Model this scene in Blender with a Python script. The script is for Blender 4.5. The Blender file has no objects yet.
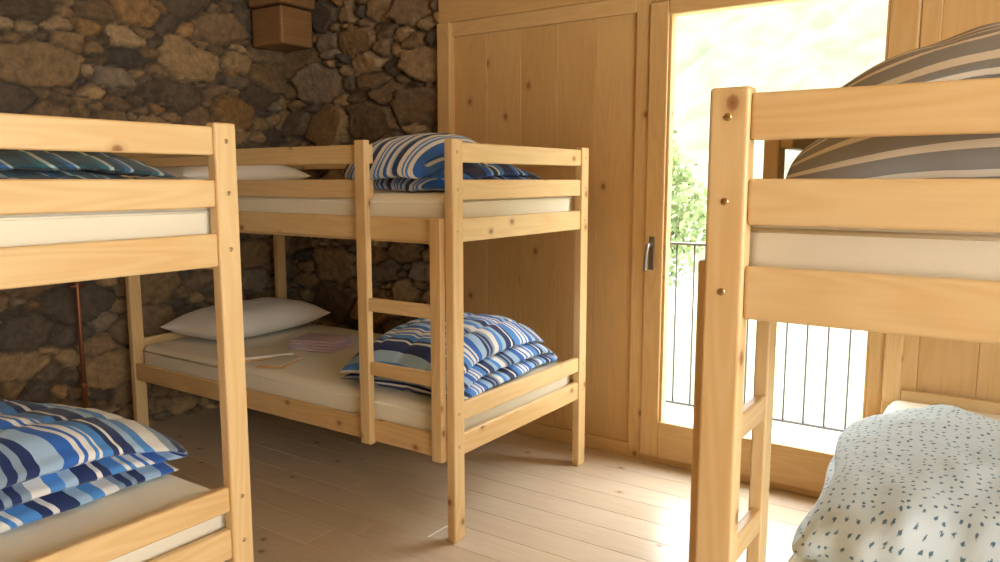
import bpy, bmesh, math, random
import numpy as np
from mathutils import Vector, Matrix, noise
random.seed(7); np.random.seed(7)
D=bpy.data; scene=bpy.context.scene
COL=scene.collection

# ------------------------------------------------------------------ mesh builder
class MB:
    def __init__(s): s.v=[];s.f=[];s.uv=[];s.m=[];s.sm=[]
    def add(s,verts,faces,uvs=None,mi=0,smooth=False):
        o=len(s.v); s.v+= [tuple(v) for v in verts]
        for i,f in enumerate(faces):
            s.f.append([o+k for k in f]); s.m.append(mi); s.sm.append(smooth)
            if uvs: s.uv+=uvs[i]
            else: s.uv+=[(0,0)]*len(f)
    def box(s,c,size,bev=0.004,mi=0,seg=2,rot=None,smooth=False):
        bm=bmesh.new(); bmesh.ops.create_cube(bm,size=1.0)
        for v in bm.verts: v.co=Vector((v.co.x*size[0],v.co.y*size[1],v.co.z*size[2]))
        if bev>0:
            b=min(bev,min(size)*0.45)
            bmesh.ops.bevel(bm,geom=list(bm.edges),offset=b,segments=seg,affect='EDGES',profile=0.5)
        bm.normal_update()
        g=max(range(3),key=lambda i:size[i]); o1,o2=[i for i in range(3) if i!=g]
        ru=random.uniform(0,60); rv=random.uniform(0,60)
        bm.verts.index_update()
        faces=[];uvs=[]
        for f in bm.faces:
            n=f.normal; k=max(range(3),key=lambda i:abs(n[i]))
            uu=[]
            for l in f.loops:
                co=l.vert.co
                if k==g: uu.append((ru+co[o1]*0.3,rv+co[o2]))
                elif k==o1: uu.append((ru+co[g],rv+co[o2]))
                else: uu.append((ru+co[g],rv+1.3+co[o1]))
            faces.append([l.vert.index for l in f.loops]); uvs.append(uu)
        vs=[]
        for v in bm.verts:
            p=v.co.copy()
            if rot is not None: p=rot@p
            vs.append(p+Vector(c))
        s.add(vs,faces,uvs,mi,smooth); bm.free()
    def mm(s,x0,x1,y0,y1,z0,z1,**k):
        s.box(((x0+x1)/2,(y0+y1)/2,(z0+z1)/2),(abs(x1-x0),abs(y1-y0),abs(z1-z0)),**k)
    def tube(s,pts,r,n=10,mi=0,cap=True):
        pts=[Vector(p) for p in pts]; vs=[];fs=[]
        up=None
        for i,p in enumerate(pts):
            t=(pts[min(i+1,len(pts)-1)]-pts[max(i-1,0)]).normalized()
            if up is None:
                up=t.orthogonal().normalized()
            up=(up-t*up.dot(t)).normalized(); b=t.cross(up)
            rr=r[i] if isinstance(r,(list,tuple)) else r
            for k in range(n):
                a=2*math.pi*k/n; vs.append(p+up*math.cos(a)*rr+b*math.sin(a)*rr)
        for i in range(len(pts)-1):
            for k in range(n):
                fs.append([i*n+k,i*n+(k+1)%n,(i+1)*n+(k+1)%n,(i+1)*n+k])
        if cap:
            fs.append(list(range(n))[::-1]); fs.append([(len(pts)-1)*n+k for k in range(n)])
        s.add(vs,fs,None,mi,True)
    def build(s,name,mats,parent=None):
        me=D.meshes.new(name); me.from_pydata(s.v,[],s.f)
        uv=me.uv_layers.new(name="UVMap")
        uv.data.foreach_set("uv",np.array(s.uv,dtype=np.float32).ravel())
        me.polygons.foreach_set("material_index",s.m); me.polygons.foreach_set("use_smooth",s.sm)
        for m in mats: me.materials.append(m)
        me.update(); ob=D.objects.new(name,me); COL.objects.link(ob)
        if parent: ob.parent=parent
        return ob
def empty(name,loc=(0,0,0)):
    e=D.objects.new(name,None); e.empty_display_size=0.1; COL.objects.link(e); e.location=loc; return e

# ------------------------------------------------------------------ materials
def newmat(name):
    m=D.materials.new(name); m.use_nodes=True; nt=m.node_tree; nt.nodes.clear()
    out=nt.nodes.new("ShaderNodeOutputMaterial"); b=nt.nodes.new("ShaderNodeBsdfPrincipled")
    nt.links.new(b.outputs[0],out.inputs[0]); return m,nt,b
def N(nt,t,**k):
    n=nt.nodes.new(t)
    for a,v in k.items(): setattr(n,a,v)
    return n
def ramp(nt,stops,interp='LINEAR'):
    r=N(nt,"ShaderNodeValToRGB"); cr=r.color_ramp; cr.interpolation=interp
    while len(cr.elements)>1: cr.elements.remove(cr.elements[-1])
    cr.elements[0].position=stops[0][0]; c=stops[0][1]; cr.elements[0].color=(c[0],c[1],c[2],1)
    for p,c in stops[1:]:
        e=cr.elements.new(p); e.color=(c[0],c[1],c[2],1)
    return r
def mixc(nt,f,a,b,mode='MIX'):
    m=N(nt,"ShaderNodeMix",data_type='RGBA',blend_type=mode)
    for idx,val in ((0,f),(6,a),(7,b)):
        if hasattr(val,'links'): nt.links.new(val,m.inputs[idx])
        elif idx==0: m.inputs[0].default_value=val
        else: m.inputs[idx].default_value=(val[0],val[1],val[2],1)
    return m.outputs[2]
def math_(nt,op,a,b=None,c=None):
    m=N(nt,"ShaderNodeMath",operation=op)
    for i,v in enumerate((a,b,c)):
        if v is None: continue
        if hasattr(v,'links'): nt.links.new(v,m.inputs[i])
        else: m.inputs[i].default_value=v
    return m.outputs[0]

def pine(name,light,dark,knot=(0.28,0.11,0.035),rough=0.42,kscale=6.0,kthr=0.5,knotr=0.06,ring=0.35):
    m,nt,b=newmat(name); L=nt.links.new
    uv=N(nt,"ShaderNodeUVMap"); uv.uv_map="UVMap"
    mp=N(nt,"ShaderNodeMapping"); mp.inputs[3].default_value=(0.7,7.0,1); L(uv.outputs[0],mp.inputs[0])
    n1=N(nt,"ShaderNodeTexNoise",noise_dimensions='2D'); n1.inputs['Scale'].default_value=1.0; n1.inputs['Detail'].default_value=2
    L(mp.outputs[0],n1.inputs['Vector'])
    rings=math_(nt,'SINE',math_(nt,'MULTIPLY',n1.outputs[0],70.0))
    rings=math_(nt,'MULTIPLY_ADD',rings,0.5,0.5)
    mp2=N(nt,"ShaderNodeMapping"); mp2.inputs[3].default_value=(3,180,1); L(uv.outputs[0],mp2.inputs[0])
    n2=N(nt,"ShaderNodeTexNoise",noise_dimensions='2D'); n2.inputs['Scale'].default_value=1.0; n2.inputs['Detail'].default_value=3
    L(mp2.outputs[0],n2.inputs['Vector'])
    n3=N(nt,"ShaderNodeTexNoise",noise_dimensions='2D'); n3.inputs['Scale'].default_value=0.8; L(uv.outputs[0],n3.inputs['Vector'])
    f=math_(nt,'ADD',math_(nt,'MULTIPLY',rings,ring),math_(nt,'MULTIPLY',n2.outputs[0],0.35))
    f=math_(nt,'ADD',f,math_(nt,'MULTIPLY_ADD',n3.outputs[0],1.6,-0.75))
    cl=N(nt,"ShaderNodeClamp"); L(f,cl.inputs[0])
    base=mixc(nt,cl.outputs[0],light,dark)
    mp3=N(nt,"ShaderNodeMapping"); mp3.inputs[3].default_value=(0.75,1,1); L(uv.outputs[0],mp3.inputs[0])
    vo=N(nt,"ShaderNodeTexVoronoi",voronoi_dimensions='2D'); vo.inputs['Scale'].default_value=kscale; L(mp3.outputs[0],vo.inputs['Vector'])
    sep=N(nt,"ShaderNodeSeparateColor"); L(vo.outputs['Color'],sep.inputs[0])
    dd=math_(nt,'ADD',vo.outputs['Distance'],math_(nt,'MULTIPLY_ADD',n2.outputs[0],0.02,-0.01))
    r=ramp(nt,[(0,(1,1,1)),(knotr*0.75,(0.75,0.75,0.75)),(knotr*1.1,(.25,.25,.25)),(knotr*2.4,(0,0,0))]); L(dd,r.inputs[0])
    ok=math_(nt,'GREATER_THAN',sep.outputs[0],kthr)
    kf=math_(nt,'MULTIPLY',r.outputs[0],ok)
    L(mixc(nt,kf,base,knot),b.inputs['Base Color'])
    b.inputs['Roughness'].default_value=rough
    bp=N(nt,"ShaderNodeBump"); bp.inputs['Strength'].default_value=0.08; bp.inputs['Distance'].default_value=0.003
    L(n2.outputs[0],bp.inputs['Height']); L(bp.outputs[0],b.inputs['Normal'])
    return m
M_bed=pine("pine_bed",(0.79,0.59,0.31),(0.68,0.435,0.18))
M_wall=pine("pine_wall",(0.71,0.475,0.205),(0.58,0.345,0.13),kscale=5.0,kthr=0.5,knotr=0.06,ring=0.25,rough=0.5)
M_trim=pine("pine_trim",(0.73,0.505,0.235),(0.62,0.39,0.155),kthr=0.8)
M_floor=pine("pine_floor",(0.67,0.56,0.42),(0.55,0.43,0.29),kscale=3.2,kthr=0.45,knotr=0.03,ring=0.25,rough=0.28)
M_old=pine("old_oak",(0.34,0.19,0.08),(0.22,0.115,0.045),kthr=0.9)

def simple(name,col,rough=0.6,metal=0.0,bump=0,bscale=200,sheen=0,var=0.0):
    m,nt,b=newmat(name); L=nt.links.new
    b.inputs['Roughness'].default_value=rough; b.inputs['Metallic'].default_value=metal
    tc=N(nt,"ShaderNodeTexCoord")
    n=N(nt,"ShaderNodeTexNoise"); n.inputs['Scale'].default_value=bscale; L(tc.outputs['Object'],n.inputs['Vector'])
    n2=N(nt,"ShaderNodeTexNoise"); n2.inputs['Scale'].default_value=4; L(tc.outputs['Object'],n2.inputs['Vector'])
    d=[c*(1-var) for c in col]
    L(mixc(nt,n2.outputs[0],col,d),b.inputs['Base Color'])
    if bump:
        bp=N(nt,"ShaderNodeBump"); bp.inputs['Strength'].default_value=bump; bp.inputs['Distance'].default_value=0.002
        L(n.outputs[0],bp.inputs['Height']); L(bp.outputs[0],b.inputs['Normal'])
    if sheen: b.inputs['Sheen Weight'].default_value=sheen
    return m
M_matt=simple("mattress_cream",(0.89,0.83,0.66),0.85,bump=0.3,bscale=300,sheen=0.2,var=0.06)
M_pillow=simple("pillow_cotton",(0.88,0.85,0.77),0.9,bump=0.3,bscale=60,sheen=0.2,var=0.08)
M_steel=simple("bolt_steel",(0.6,0.45,0.25),0.3,1.0)
M_handle=simple("handle_metal",(0.30,0.29,0.28),0.3,1.0)
M_rail=simple("railing_iron",(0.05,0.05,0.055),0.5,0.3)
M_copper=simple("copper",(0.34,0.14,0.07),0.45,0.7,var=0.3)
M_conc=simple("balcony_concrete",(0.62,0.60,0.56),0.9,bump=0.5,bscale=40,var=0.15)
M_lilac=simple("lilac_cloth",(0.70,0.57,0.64),0.9,bump=0.3,var=0.1)
M_paper=simple("booklet_paper",(0.80,0.74,0.60),0.8,var=0.05)
M_booklet=simple("booklet_orange",(0.62,0.36,0.14),0.6,var=0.1)

def fabric_stripes(name,axis,period,stops,bump=0.25,wob=0.0):
    m,nt,b=newmat(name); L=nt.links.new
    uv=N(nt,"ShaderNodeUVMap"); uv.uv_map="UVMap"
    sp=N(nt,"ShaderNodeSeparateXYZ"); L(uv.outputs[0],sp.inputs[0])
    v=sp.outputs[axis]
    fr=math_(nt,'FRACT',math_(nt,'DIVIDE',v,period))
    r=ramp(nt,stops,'CONSTANT'); L(fr,r.inputs[0])
    L(r.outputs[0],b.inputs['Base Color'])
    b.inputs['Roughness'].default_value=0.8; b.inputs['Sheen Weight'].default_value=0.12
    n=N(nt,"ShaderNodeTexNoise"); n.inputs['Scale'].default_value=22; n.inputs['Detail'].default_value=4
    L(uv.outputs[0],n.inputs['Vector'])
    bp=N(nt,"ShaderNodeBump"); bp.inputs['Strength'].default_value=bump; bp.inputs['Distance'].default_value=0.012
    L(n.outputs[0],bp.inputs['Height']); L(bp.outputs[0],b.inputs['Normal'])
    return m
navy=(0.010,0.03,0.13); blue=(0.025,0.14,0.52); mid=(0.07,0.27,0.68); pale=(0.36,0.54,0.74); white=(0.80,0.80,0.77); grey=(0.26,0.36,0.48)
st=[(0,navy),(0.10,white),(0.13,navy),(0.18,mid),(0.27,white),(0.30,mid),(0.33,white),(0.38,blue),(0.41,white),(0.44,blue),(0.52,pale),(0.62,navy),(0.67,grey),(0.70,navy),(0.74,grey),(0.78,white),(0.86,mid),(0.93,pale)]
M_blue_s=fabric_stripes("blue_stripes_s",0,0.46,st)
M_blue_f=fabric_stripes("blue_stripes_fine",0,0.34,st)
M_roll=fabric_stripes("blue_stripes_roll",1,0.15,[(0,navy),(0.14,white),(0.30,mid),(0.36,white),(0.42,mid),(0.50,white),(0.62,blue),(0.74,white),(0.88,pale),(0.94,navy)])
M_flat=fabric_stripes("blue_stripes_flat",0,0.20,[(0,navy),(0.40,blue),(0.55,pale),(0.62,navy),(0.78,white),(0.84,mid)])
teal=(0.015,0.06,0.08)
M_teal=fabric_stripes("teal_stripes",0,0.13,[(0,teal),(0.30,(0.02,0.12,0.15)),(0.45,(0.45,0.52,0.46)),(0.54,teal),(0.74,(0.03,0.12,0.28)),(0.86,(0.40,0.48,0.45)),(0.92,teal)])
g1=(0.25,0.24,0.22); g2=(0.72,0.66,0.54)
M_grey=fabric_stripes("grey_stripes",0,0.030,[(0,g1),(0.66,g2),(0.94,g1)])
m,nt,b=newmat("floral_cotton"); L=nt.links.new
uv=N(nt,"ShaderNodeUVMap"); uv.uv_map="UVMap"
vo=N(nt,"ShaderNodeTexVoronoi",voronoi_dimensions='2D'); vo.inputs['Scale'].default_value=42; vo.inputs['Randomness'].default_value=0.6
L(uv.outputs[0],vo.inputs['Vector'])
nn=N(nt,"ShaderNodeTexNoise"); nn.inputs['Scale'].default_value=190; L(uv.outputs[0],nn.inputs['Vector'])
dd=math_(nt,'ADD',vo.outputs['Distance'],math_(nt,'MULTIPLY_ADD',nn.outputs[0],0.5,-0.25))
r=ramp(nt,[(0,(1,1,1)),(0.12,(1,1,1)),(0.18,(0,0,0))]); L(dd,r.inputs[0])
L(mixc(nt,r.outputs[0],(0.61,0.70,0.73),(0.10,0.18,0.24)),b.inputs['Base Color']); b.inputs['Roughness'].default_value=0.9
n=N(nt,"ShaderNodeTexNoise"); n.inputs['Scale'].default_value=14; n.inputs['Detail'].default_value=4; L(uv.outputs[0],n.inputs['Vector'])
bp=N(nt,"ShaderNodeBump"); bp.inputs['Strength'].default_value=0.35; bp.inputs['Distance'].default_value=0.02
L(n.outputs[0],bp.inputs['Height']); L(bp.outputs[0],b.inputs['Normal']); M_floral=m
# stone
m,nt,b=newmat("rubble_stone"); L=nt.links.new
at=N(nt,"ShaderNodeAttribute"); at.attribute_name="stonecol"
tc=N(nt,"ShaderNodeTexCoord")
n=N(nt,"ShaderNodeTexNoise"); n.inputs['Scale'].default_value=24; n.inputs['Detail'].default_value=9; n.inputs['Roughness'].default_value=0.65; L(tc.outputs['Object'],n.inputs['Vector'])
r=ramp(nt,[(0.28,(0.55,0.53,0.50)),(0.5,(0.95,0.93,0.90)),(0.74,(1.45,1.35,1.2))]); L(n.outputs[0],r.inputs[0])
L(mixc(nt,1.0,at.outputs['Color'],r.outputs[0],'MULTIPLY'),b.inputs['Base Color'])
b.inputs['Roughness'].default_value=0.8
bp=N(nt,"ShaderNodeBump"); bp.inputs['Strength'].default_value=0.6; bp.inputs['Distance'].default_value=0.02
L(n.outputs[0],bp.inputs['Height']); L(bp.outputs[0],b.inputs['Normal']); M_stone=m
# glass
m=D.materials.new("clear_glass"); m.use_nodes=True; nt=m.node_tree; nt.nodes.clear()
o=nt.nodes.new("ShaderNodeOutputMaterial"); mx=nt.nodes.new("ShaderNodeMixShader"); tr=nt.nodes.new("ShaderNodeBsdfTransparent"); gl=nt.nodes.new("ShaderNodeBsdfGlossy")
gl.inputs['Roughness'].default_value=0.02; mx.inputs[0].default_value=0.05
nt.links.new(tr.outputs[0],mx.inputs[1]); nt.links.new(gl.outputs[0],mx.inputs[2]); nt.links.new(mx.outputs[0],o.inputs[0]); M_glass=m
def leafmat(name,c1,c2,sc):
    m,nt,b=newmat(name); tc=N(nt,"ShaderNodeTexCoord")
    n=N(nt,"ShaderNodeTexNoise"); n.inputs['Scale'].default_value=sc; n.inputs['Detail'].default_value=6
    nt.links.new(tc.outputs['Object'],n.inputs['Vector'])
    r=ramp(nt,[(0.35,c1),(0.65,c2)]); nt.links.new(n.outputs[0],r.inputs[0]); nt.links.new(r.outputs[0],b.inputs['Base Color'])
    b.inputs['Roughness'].default_value=0.95; b.inputs['Specular IOR Level'].default_value=0.05; return m
M_hill=leafmat("hill_forest",(0.064,0.072,0.048),(0.098,0.104,0.074),0.6)
M_meadow=leafmat("meadow",(0.14,0.16,0.10),(0.20,0.22,0.15),0.8)
M_leaf=leafmat("foliage",(0.09,0.125,0.045),(0.16,0.20,0.09),2.5)
M_trunk=simple("bark",(0.2,0.17,0.13),0.9)

# ------------------------------------------------------------------ room
XL,XR,YB,YF,H=-3.83,2.4,3.26,-1.7,2.6
f=MB(); y=YF; w=0.145
while y<YB+0.1:
    x=XL-random.uniform(0,1.5)
    while x<XR:
        l=random.uniform(1.8,3.0); x1=min(x+l,XR); x0=max(x,XL-0.05)
        if x1-x0>0.02: f.mm(x0,x1-0.0008,y,y+w-0.0008,-0.03,0.0,bev=0.0014,seg=1)
        x+=l
    y+=w
f.build("floor",[M_floor])
c=MB(); x=XL-0.05
while x<XR+0.1: c.mm(x,x+0.198,YF-0.1,YB+0.3,H,H+0.03,bev=0.003,seg=1); x+=0.2
c.build("ceiling",[M_trim])

PAL=[((0.30,0.205,0.105),3),((0.235,0.16,0.09),3.5),((0.37,0.26,0.135),2.2),((0.155,0.12,0.08),3),((0.44,0.32,0.18),1.1),((0.115,0.092,0.07),2),((0.38,0.23,0.095),1.3),((0.26,0.205,0.145),1.8)]
def stone_wall(name,origin,ud,nd,W,Hh,seed,res=0.0125):
    rs=np.random.RandomState(seed); A=1.75
    S=[];R=[]
    for rad,tries in ((0.18,80),(0.135,240),(0.095,700),(0.063,2000),(0.040,5000)):
        for _ in range(int(tries*W/4.0*1.0)+1):
            r=rad*rs.uniform(0.85,1.15); p=(rs.uniform(-0.1,W+0.1),rs.uniform(-0.1,Hh+0.1)*A)
            if S:
                a=np.array(S); d=np.hypot(a[:,0]-p[0],a[:,1]-p[1])
                if np.any(d<0.85*(np.array(R)+r)): continue
            S.append(p);R.append(r)
    S=np.array(S);R=np.array(R); n=len(S)
    ang=rs.uniform(-0.5,0.5,n); CA,SA=np.cos(ang),np.sin(ang); pw=rs.choice([2.2,3.0,5.0],n)
    nu=int(W/res)+1; nv=int(Hh/res)+1
    us=np.linspace(0,W,nu); vs=np.linspace(0,Hh,nv)
    U,V=np.meshgrid(us,vs); P=np.stack([U.ravel(),V.ravel()],1)
    wn=np.array([(noise.noise(Vector((a*7,b*9,seed))),noise.noise(Vector((a*7,b*9,seed+5))),noise.noise(Vector((a*32,b*32,seed+9)))) for a,b in P])
    Q=np.stack([P[:,0]+wn[:,0]*0.024+wn[:,2]*0.007,(P[:,1]+wn[:,1]*0.020+wn[:,2]*0.004)*A],1)
    hh=np.zeros(len(P)); col=np.zeros((len(P),4),np.float32); col[:,3]=1
    w=np.array([k[1] for k in PAL],float); w/=w.sum()
    sc=np.array([PAL[i][0] for i in rs.choice(len(PAL),n,p=w)])*rs.uniform(0.8,1.15,(n,1))
    tilt=rs.uniform(-0.28,0.28,(n,2)); lift=rs.uniform(0.0,0.026,n)
    mort=np.array((0.11,0.077,0.048))
    for i in range(0,len(P),3000):
        q=Q[i:i+3000]
        dx=q[:,0:1]-S[None,:,0]; dy=q[:,1:2]-S[None,:,1]
        rx=np.abs(dx*CA+dy*SA); ry=np.abs(-dx*SA+dy*CA)
        mxx=np.maximum(rx,ry)+1e-6; mn=np.minimum(rx,ry)
        kf=(pw-2.2)/2.8*0.75
        d=(1-kf)*np.sqrt(rx*rx+ry*ry)+kf*(mxx+0.12*mn)*1.08 -R[None]
        idx=np.argpartition(d,2,axis=1)[:,:2]; dv=np.take_along_axis(d,idx,1)
        o=np.argsort(dv,1); idx=np.take_along_axis(idx,o,1); dv=np.take_along_axis(dv,o,1)
        e=dv[:,1]-dv[:,0]; k=idx[:,0]
        t=np.clip((e-0.008)/0.025,0,1); t=t*t*(3-2*t)
        dq=q-S[k]
        hh[i:i+3000]=t*(0.034+lift[k]+(dq*tilt[k]).sum(1))
        tt=np.clip((e-0.006)/0.014,0,1)[:,None]
        col[i:i+3000,:3]=mort*(1-tt)+sc[k]*tt
    hh+=wn[:,2]*0.004
    ud=np.array(ud,float); nd=np.array(nd,float); og=np.array(origin,float)
    X=og+P[:,0:1]*ud+np.outer(P[:,1],[0,0,1])+hh[:,None]*nd
    faces=[]
    flip=np.dot(np.cross(ud,[0,0,1]),nd)<0
    for j in range(nv-1):
        for i in range(nu-1):
            a=j*nu+i; q=(a,a+1,a+nu+1,a+nu)
            faces.append(q[::-1] if flip else q)
    me=D.meshes.new(name); me.from_pydata(X.tolist(),[],faces)
    ca=me.color_attributes.new("stonecol",'FLOAT_COLOR','POINT'); ca.data.foreach_set("color",col.ravel())
    me.polygons.foreach_set("use_smooth",[True]*len(faces)); me.materials.append(M_stone)
    ob=D.objects.new(name,me); COL.objects.link(ob); return ob
stone_wall("wall_left",(XL-0.02,YF,0),(0,1,0),(1,0,0),YB-YF+0.08,H,3)
XW=-2.58
stone_wall("wall_back_stone",(XL-0.05,YB+0.03,0),(1,0,0),(0,-1,0),XW-XL+0.06,H,11)

FX0,FX1=-1.49,-0.31; FT=2.09
wb=MB()
def boards(x0,x1,z0,z1,wd):
    n=max(1,round((x1-x0)/wd)); s=(x1-x0)/n
    for i in range(n): wb.mm(x0+i*s,x0+(i+1)*s-0.0008,YB,YB+0.03,z0,z1,bev=0.0018,seg=1)
boards(XW+0.06,FX0,0.0,2.06,0.2)
boards(FX1,XR,0.0,2.06,0.2)
wb.mm(XW-0.05,XR,YB+0.03,YB+0.12,2.12,H,bev=0)
wb.mm(XW,FX0,YB+0.03,YB+0.12,0,2.12,bev=0); wb.mm(FX1,XR,YB+0.03,YB+0.12,0,2.12,bev=0)
wb.mm(XW-0.02,XR,YB-0.03,YB+0.03,2.10,2.30,bev=0.006)
wb.mm(XW-0.02,XR,YB-0.01,YB+0.03,2.302,H,bev=0.006)
wb.build("wall_back_wood",[M_wall])
t=MB()
t.mm(XW-0.02,XW+0.06,YB-0.045,YB+0.10,0,2.10,bev=0.005)
t.mm(XW+0.06,FX0,YB-0.02,YB,2.03,2.10,bev=0.003)
t.build("trim_1",[M_trim])
t=MB(); t.mm(XW+0.06,FX0,YB-0.016,YB,0,0.07,bev=0.003); t.mm(FX1,XR,YB-0.016,YB,0,0.07,bev=0.003); t.build("baseboard_back",[M_trim])

WY0,WY1,WZ0,WZ1=-1.4,1.3,0.75,2.3
w=MB()
w.mm(XR,XR+0.12,YF-0.1,WY0,0,H,bev=0); w.mm(XR,XR+0.12,WY1,YB+0.12,0,H,bev=0); w.mm(XR,XR+0.12,WY0,WY1,0,WZ0,bev=0); w.mm(XR,XR+0.12,WY0,WY1,WZ1,H,bev=0)
w.build("wall_right",[M_wall])
w=MB(); x=XL-0.1
while x<XR: w.mm(x,min(x+0.2,XR)-0.001,YF-0.1,YF,0,H,bev=0.002,seg=1); x+=0.2
w.build("wall_front",[M_wall])
e=empty("window_1"); w=MB(); g=MB(); fw=0.06
w.mm(XR+0.02,XR+0.08,WY0,WY1,WZ0,WZ0+fw); w.mm(XR+0.02,XR+0.08,WY0,WY1,WZ1-fw,WZ1)
md=(WY0+WY1)/2
for a in (WY0,md-fw/2,WY1-fw): w.mm(XR+0.02,XR+0.08,a,a+fw,WZ0+fw,WZ1-fw)
g.mm(XR+0.045,XR+0.051,WY0+fw,md-fw/2,WZ0+fw,WZ1-fw,bev=0); g.mm(XR+0.045,XR+0.051,md+fw/2,WY1-fw,WZ0+fw,WZ1-fw,bev=0)
w.build("window_frame",[M_trim],e); g.build("window_glass",[M_glass],e)

# glass door
door=empty("door_1")
d=MB()
d.mm(FX0,-1.425,YB-0.02,YB+0.10,0,FT,bev=0.004); d.mm(-0.375,FX1,YB-0.02,YB+0.10,0,FT,bev=0.004)
d.mm(-1.425,-0.375,YB-0.02,YB+0.10,2.065,FT+0.03,bev=0.004)
d.mm(-1.425,-0.375,YB-0.015,YB+0.10,0.0,0.03,bev=0.004)
d.build("jamb",[M_trim],door)
d=MB(); y0,y1=YB-0.035,YB+0.03
d.mm(-1.422,-1.335,y0,y1,0.033,2.06,bev=0.006); d.mm(-0.475,-0.378,y0,y1,0.033,2.06,bev=0.006)
d.mm(-1.335,-0.475,y0,y1,2.0,2.06,bev=0.006); d.mm(-1.335,-0.475,y0,y1,0.033,0.205,bev=0.006)
d.mm(-1.335,-1.322,y0+0.01,y1-0.01,0.205,2.0,bev=0.003); d.mm(-0.488,-0.475,y0+0.01,y1-0.01,0.205,2.0,bev=0.003)
d.build("leaf",[M_trim],door)
d=MB(); d.mm(-1.33,-0.48,YB-0.006,YB,0.20,2.005,bev=0); d.build("pane",[M_glass],door)
d=MB(); hz=-0.075
d.box((-1.385,y0-0.004,1.05+hz),(0.026,0.008,0.15),bev=0.003)
d.tube([(-1.385,y0-0.005,1.09+hz),(-1.385,y0-0.045,1.09+hz),(-1.386,y0-0.052,1.082+hz),(-1.390,y0-0.055,1.04+hz),(-1.394,y0-0.052,0.985+hz),(-1.394,y0-0.05,0.975+hz)],0.0085,12)
d.build("handle",[M_handle],door)

k=MB(); k.mm(-3.775,-3.52,2.98,3.215,2.06,2.27,bev=0.015); k.mm(-3.775,-3.49,2.96,3.215,2.275,H-0.002,bev=0.015)
k.build("oak_corbel",[M_old])
k=MB(); k.tube([(XL+0.03,1.862,0.83),(-3.73,1.862,0.83),(-3.715,1.862,0.825),(-3.71,1.862,0.81),(-3.71,1.862,0.0)],0.011,12)
k.tube([(-3.71,1.83,0.80),(-3.71,1.90,0.80)],0.009,10); k.tube([(-3.71,1.862,0.30),(-3.71,1.862,0.33)],0.015,12)
k.build("copper_pipe",[M_copper])

# ------------------------------------------------------------------ beds
LB,WB=2.06,0.98; PL,PW=0.036,0.062
def bunk(corner,ldir,wdir):
    e=empty("bunk_bed")
    def pc(mb,l0,l1,w0,w1,z0,z1,**k):
        a=Vector(corner)+Vector(ldir)*l0+Vector(wdir)*w0; b_=Vector(corner)+Vector(ldir)*l1+Vector(wdir)*w1
        mb.mm(min(a.x,b_.x),max(a.x,b_.x),min(a.y,b_.y),max(a.y,b_.y),z0,z1,**k)
    def P(l,w,z): 
        a=Vector(corner)+Vector(ldir)*l+Vector(wdir)*w; return (a.x,a.y,z)
    fr=MB()
    for l in (0,LB-PL):
        for w in (0,WB-PW): pc(fr,l,l+PL,w,w+PW,0,1.44,bev=0.006,seg=3)
    EZ=[(0.315,0.395),(0.443,0.51),(1.085,1.168),(1.232,1.302),(1.36,1.43)]
    for l in (0.006,LB-0.030):
        for a,b_ in EZ: pc(fr,l,l+0.024,PW,WB-PW,a,b_,bev=0.006,seg=3)
    for w,l0 in ((0.006,None),(WB-0.030,1)):
        for a,b_ in ((0.305,0.39),(1.085,1.168)): pc(fr,PL,LB-PL,w,w+0.024,a,b_,bev=0.006,seg=3)
        for a,b_ in ((1.232,1.302),(1.36,1.43)): pc(fr,(0.39 if l0 is None else PL),LB-PL,w,w+0.024,a,b_,bev=0.006,seg=3)
    fr.build("frame",[M_bed],e)
    ld=MB()
    pc(ld,0.385,0.437,-0.024,0.006,0.300,1.445,bev=0.005,seg=3); pc(ld,0.038,0.086,-0.024,0.006,0.300,1.17,bev=0.005,seg=3)
    for a,b_ in ((0.815,0.865),(0.572,0.622)): pc(ld,0.086,0.385,-0.018,0.004,a,b_,bev=0.005,seg=3)
    ld.build("ladder",[M_bed],e)
    sl=MB()
    for z in (0.325,1.095):
        for w in (0.030,WB-0.055): pc(sl,PL,LB-PL,w,w+0.025,z-0.02,z,bev=0.002)
        for i in range(14):
            l=0.06+i*0.145; pc(sl,l,l+0.07,0.032,WB-0.032,z,z+0.016,bev=0.002)
    sl.build("slats",[M_bed],e)
    bo=MB()
    for a,b_ in EZ:
        for w in (0.03,WB-0.03):
            for l,s in ((0,-1),(LB,1)): bo.tube([P(l-s*0.002,w,(a+b_)/2),P(l+s*0.001,w,(a+b_)/2),P(l+s*0.002,w,(a+b_)/2)],[0.006,0.006,0.004],12)
    bo.build("bolts",[M_steel],e)
    for nm,z0,z1 in (("mattress_upper",1.112,1.252),("mattress_lower",0.342,0.482)):
        mt=MB(); pc(mt,0.05,LB-0.05,0.034,WB-0.034,z0,z1,bev=0.035,seg=5,smooth=True)
        for zz in (z0+0.03,z1-0.03):
            q=[P(0.052+0.02,0.033,zz),P(LB-0.072,0.033,zz)]
            mt.tube(q,0.004,8)
            mt.tube([P(0.05,0.055,zz),P(0.05,WB-0.055,zz)],0.004,8)
        mt.build(nm,[M_matt],e)
    return e
bunk((-1.62,2.08,0),(-1,0,0),(0,1,0))
bunk((-1.655,0.267,0),(-1,0,0),(0,1,0))
bunk((-0.42,1.183,0),(0,1,0),(1,0,0))

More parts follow.
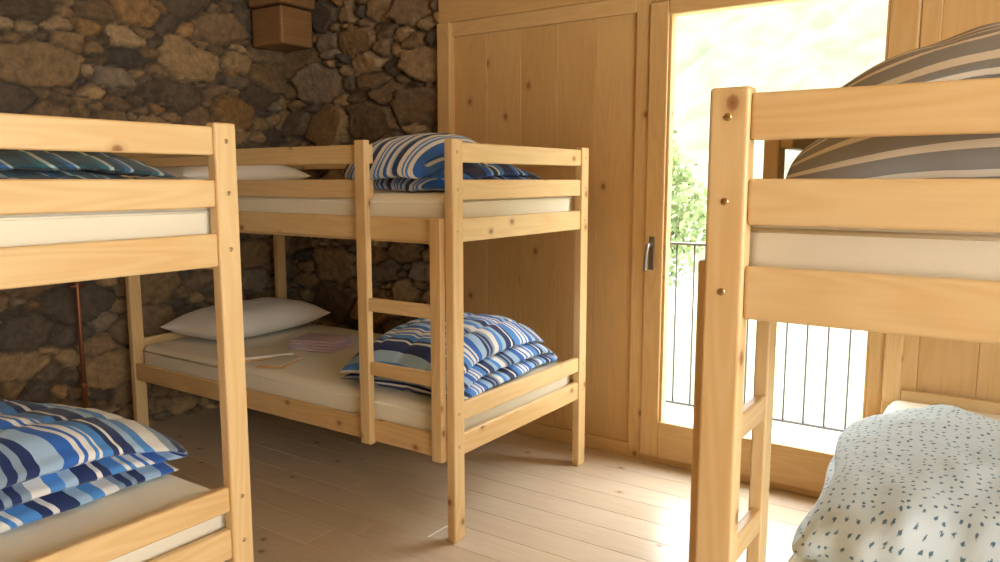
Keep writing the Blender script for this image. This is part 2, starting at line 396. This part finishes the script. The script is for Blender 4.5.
# ------------------------------------------------------------------ bedding
def duvet(name,loc,rotz,A,Dp,layers,t,mat,dome=(0.35,0.25),seed=0,flip=False,quilt=0.16,crease=1.0,shift=0.0,parent=None,ex=2.6,shrink=0.06):
    path=[];r=t/2; hl=Dp/2-r
    ns=26; nt_=9
    for i in range(layers):
        z=t*(i+0.5); sg=1 if i%2==0 else -1
        for k in range(ns+1): path.append((-hl*sg+2*hl*sg*k/ns,z))
        if i<layers-1:
            for k in range(1,nt_):
                a=math.pi*k/nt_
                path.append((sg*(hl+r*math.sin(a)),z+r-r*math.cos(a)))
    pts=[Vector((p[0],p[1])) for p in path]; n=len(pts); S=[0]
    for i in range(1,n): S.append(S[-1]+(pts[i]-pts[i-1]).length)
    nor=[]
    for i in range(n):
        tg=(pts[min(i+1,n-1)]-pts[max(i-1,0)]).normalized(); nor.append(Vector((-tg.y,tg.x)))
    na=64; verts=[];uvl=[]
    for j in range(na+1):
        x=-math.cos(math.pi*j/na); x=0.55*x+0.45*(-1+2*j/na); a=x*A/2
        ta=max(0.0,1-abs(x)**7)**0.5
        for side in (1,-1):
            rng=range(n) if side==1 else range(n-1,-1,-1)
            for i in rng:
                e=min(S[i],S[-1]-S[i])/(t*0.6); ts=1.0 if e>=1 else math.sqrt(max(0,1-(1-e)**2))
                q=1.0
                if quilt:
                    du=abs((a/quilt+0.5)%1-0.5)*quilt; dv=abs((S[i]/quilt+0.5)%1-0.5)*quilt
                    q=1-0.22*math.exp(-(du/0.016)**2)-0.22*math.exp(-(dv/0.016)**2)
                wn=noise.noise(Vector((a*7,S[i]*7,seed*3.1)))*0.24+noise.noise(Vector((a*18,S[i]*18,seed*7.7)))*0.12
                h=t*0.49*ts*ta*(q+wn*crease)
                P=pts[i]+nor[i]*side*h
                px,pz=P.x,P.y
                lay=pz/(t*layers)
                nx=2*a/A; ny=2*px/Dp
                pz=pz*(1-dome[0]*abs(nx)**ex-dome[1]*abs(ny)**ex)
                w1=noise.noise(Vector((a*3,px*3,seed+lay*1.5))); w2=noise.noise(Vector((a*3+9,px*3,seed+4+lay*1.5)))
                ax=a*(1-shrink*lay)+w1*0.05; py=px*(1-shrink*0.8*lay)+w2*0.06+shift*lay
                pz=max(pz*(1+0.12*w1),0.002)
                if flip: py=-py
                verts.append((ax,py,pz)); uvl.append((S[i]+seed*0.37,a+5))
    m=2*n; faces=[];uvs=[]
    for j in range(na):
        for i in range(m):
            i2=(i+1)%m; q=(j*m+i,j*m+i2,(j+1)*m+i2,(j+1)*m+i)
            if not flip: q=q[::-1]
            faces.append(q); uvs.append([uvl[k] for k in q])
    mb=MB(); mb.add(verts,faces,uvs,0,True); ob=mb.build(name,[mat],parent)
    ob.location=loc; ob.rotation_euler[2]=rotz; return ob
def pillow(name,loc,rotz,Lx,Ly,h,mat,seed=0,tilt=0):
    n=44; V=[];F=[]
    for sgn in (1,-1):
        for j in range(n+1):
            for i in range(n+1):
                u=-math.cos(math.pi*i/n); v=-math.cos(math.pi*j/n)
                th=(max(0,1-abs(u)**3.2)*max(0,1-abs(v)**3.2))**0.55
                x=u*Lx/2*(1-0.07*(1-v*v)*abs(u)**2); y=v*Ly/2*(1-0.05*(1-u*u)*abs(v)**2)
                w=noise.noise(Vector((x*6,y*6,seed)))*0.18+noise.noise(Vector((x*16,y*16,seed+3)))*0.06
                z=sgn*h/2*th*(1+w) if sgn>0 else sgn*h/2*th*0.75
                V.append((x,y,z+h/2*0.75))
    m=(n+1)**2
    for s in (0,1):
        for j in range(n):
            for i in range(n):
                a=s*m+j*(n+1)+i; q=(a,a+1,a+n+2,a+n+1); F.append(q if s==0 else q[::-1])
    mb=MB(); mb.add(V,F,None,0,True); ob=mb.build(name,[mat]); ob.location=loc; ob.rotation_euler=(0,tilt,rotz); return ob

ZL,ZU=0.484,1.254
pillow("pillow",(-3.43,2.62,ZL-0.001),0.05,0.44,0.78,0.19,M_pillow,1)
pillow("pillow",(-3.40,2.48,ZU-0.001),-0.04,0.46,0.74,0.18,M_pillow,2)
duvet("striped_duvet",(-1.965,2.53,ZL),0.06,0.58,0.80,3,0.080,M_blue_f,(0.25,0.30),1,crease=1.3)
e=empty("striped_duvet",(-1.98,2.50,ZU))
duvet("rolled_part",(-0.05,-0.08,0),-0.08,0.42,0.44,3,0.076,M_roll,(0.10,0.40),2,parent=e,quilt=0)
duvet("flat_part",(0.12,0.10,0),0.05,0.34,0.60,3,0.042,M_flat,(0.3,0.3),8,parent=e,quilt=0.1)
duvet("striped_duvet",(-2.22,0.83,ZL),0.05,0.70,0.74,3,0.071,M_blue_s,(0.30,0.30),3,flip=True,crease=1.3)
duvet("striped_duvet",(-2.11,0.80,ZU),0.0,0.80,0.76,2,0.070,M_teal,(0.25,0.3),4,flip=True)
duvet("grey_striped_duvet",(0.055,1.70,ZU),0.0,0.80,0.76,3,0.106,M_grey,(0.36,0.24),5,flip=True,quilt=0,ex=2.6,shrink=0.04)
duvet("floral_duvet",(0.05,2.08,ZL),0.05,0.86,0.90,2,0.104,M_floral,(0.22,0.18),6,flip=True,quilt=0,crease=1.6,ex=3.0,shrink=0.02)
k=MB()
for i in range(4): k.box((-2.83+0.004*i,2.57,ZL+0.008+i*0.013),(0.26-0.006*i,0.20-0.01*i,0.012),bev=0.005,seg=3,rot=Matrix.Rotation(0.25+0.03*i,3,'Z'),smooth=True)
k.build("folded_towel",[M_lilac])
k=MB(); R5=Matrix.Rotation(-0.5,3,'Z')
k.box((-2.93,2.29,ZL+0.004),(0.21,0.27,0.008),bev=0.001,rot=R5,mi=1); k.box((-2.93,2.29,ZL+0.013),(0.203,0.262,0.010),bev=0.001,rot=R5); k.box((-2.925,2.288,ZL+0.020),(0.21,0.27,0.003),bev=0.001,rot=R5)
k.box((-2.73,2.24,ZL+0.005),(0.13,0.19,0.010),bev=0.001,rot=Matrix.Rotation(0.4,3,'Z'),mi=1)
k.box((-2.735,2.245,ZL+0.012),(0.13,0.19,0.003),bev=0.001,rot=Matrix.Rotation(0.3,3,'Z'),mi=0)
k.build("booklet",[M_paper,M_booklet])

# ------------------------------------------------------------------ exterior
k=MB(); k.mm(-3.2,2.2,YB+0.12,4.15,-0.15,-0.02,bev=0.01); k.build("balcony_slab",[M_conc])
k=MB(); yr=4.02
k.mm(-3.1,2.1,yr-0.02,yr+0.02,0.95,0.963,bev=0.003); k.mm(-3.1,2.1,yr-0.012,yr+0.012,0.06,0.072,bev=0.002)
x=-3.08
while x<2.1: k.tube([(x,yr,-0.02 if int(round((x+3.08)/0.1))%12==0 else 0.065),(x,yr,0.955)],0.005,8); x+=0.10
k.build("balcony_railing",[M_rail])
nx,ny=130,100; V=[];F1=[];F2=[]
def ground_z(x,y):
    t_=min(1,max(0,(y-14)/75)); t_=t_*t_*(3-2*t_)
    z=-5+t_*(32+0.36*(x+30)+5*noise.noise(Vector((x*0.03,y*0.03,2))))
    if y>14: z+=t_*1.8*noise.noise(Vector((x*0.25,y*0.25,4)))+min(1,t_*5)*1.2*noise.noise(Vector((x*0.6,y*0.6,7)))
    return z
for j in range(ny+1):
    for i in range(nx+1):
        x=-100+160*i/nx; y=5+115*j/ny
        V.append((x,y,ground_z(x,y)))
for j in range(ny):
    for i in range(nx):
        a=j*(nx+1)+i; q=(a,a+1,a+nx+2,a+nx+1)
        edge=26+5*noise.noise(Vector((V[a][0]*0.1,V[a][1]*0.1,1)))
        (F1 if V[a][1]<edge else F2).append(q)
mb=MB(); mb.add(V,F1,None,0,True)
for q in F2: mb.f.append(list(q)); mb.m.append(1); mb.sm.append(True); mb.uv+=[(0,0)]*4
mb.build("ground",[M_meadow,M_hill])
def tree(name,loc,hgt,rad,seed):
    rs=random.Random(seed); e=empty(name); mb=MB()
    mb.tube([(0,0,0),(0.1,0,hgt*0.4),(0.0,0.1,hgt*0.75)],[0.16,0.12,0.05],8)
    mb.build("trunk",[M_trunk],e)
    lf=MB()
    for i in range(650):
        th=rs.uniform(0,6.28); ph=math.acos(rs.uniform(-1,1)); rr=rad*rs.uniform(0.35,1.0)
        c=Vector((rr*math.sin(ph)*math.cos(th),rr*math.sin(ph)*math.sin(th),hgt*0.68+rr*1.15*math.cos(ph)))
        for k in range(8):
            q=c+Vector([rs.uniform(-.3,.3) for _ in range(3)]); s=rs.uniform(0.06,0.14)
            a=Vector([rs.uniform(-1,1) for _ in range(3)]).normalized(); b_=a.orthogonal().normalized()
            lf.add([q-a*s,q+b_*s*0.6,q+a*s,q-b_*s*0.6],[(0,1,2,3)],None,0,False)
    lf.build("foliage",[M_leaf],e); e.location=(loc[0],loc[1],ground_z(loc[0],loc[1]))
tree("tree",(-8.4,18,0),7.6,1.9,1); tree("tree",(-11.0,21,0),7.6,2.4,4)

# ------------------------------------------------------------------ light
w=D.worlds.new("sky"); scene.world=w; w.use_nodes=True; nt=w.node_tree
bg=nt.nodes["Background"]; tc=N(nt,"ShaderNodeTexCoord"); sp=N(nt,"ShaderNodeSeparateXYZ"); nt.links.new(tc.outputs['Generated'],sp.inputs[0])
r=ramp(nt,[(0.0,(0.76,0.75,0.68)),(0.5,(1.0,0.985,0.94)),(1.0,(0.86,0.93,1.0))])
nt.links.new(math_(nt,'MULTIPLY_ADD',sp.outputs[2],0.5,0.5),r.inputs[0]); nt.links.new(r.outputs[0],bg.inputs[0]); bg.inputs[1].default_value=12.5
s=D.lights.new("sun",'SUN'); s.energy=11; s.angle=0.01; s.color=(1,0.95,0.85); so=D.objects.new("sun",s); COL.objects.link(so)
so.rotation_euler=Vector((-0.5,0.08,0.85)).to_track_quat('Z','Y').to_euler()
def portal(name,loc,direction,sx,sy):
    a=D.lights.new(name,'AREA'); a.shape='RECTANGLE'; a.size=sx; a.size_y=sy; a.cycles.is_portal=True
    o=D.objects.new(name,a); COL.objects.link(o); o.location=loc; o.rotation_euler=(-Vector(direction)).to_track_quat('Z','Y').to_euler()
portal("portal_door",(-0.905,YB+0.14,1.1),(0,-1,0),0.95,2.0)
portal("portal_right",(XR+0.14,-0.05,1.525),(-1,0,0),2.8,2.8)

cam=D.cameras.new("camera"); co=D.objects.new("camera",cam); COL.objects.link(co); scene.camera=co
cam.sensor_width=36; cam.lens=27.79; cam.clip_start=0.02; cam.clip_end=500
co.location=(0,0,1.3); co.rotation_euler=(math.radians(90-7.45),0,math.radians(34.41))
try:
    scene.view_settings.view_transform='Standard'; scene.view_settings.exposure=0.22
except Exception as ex: print(ex)
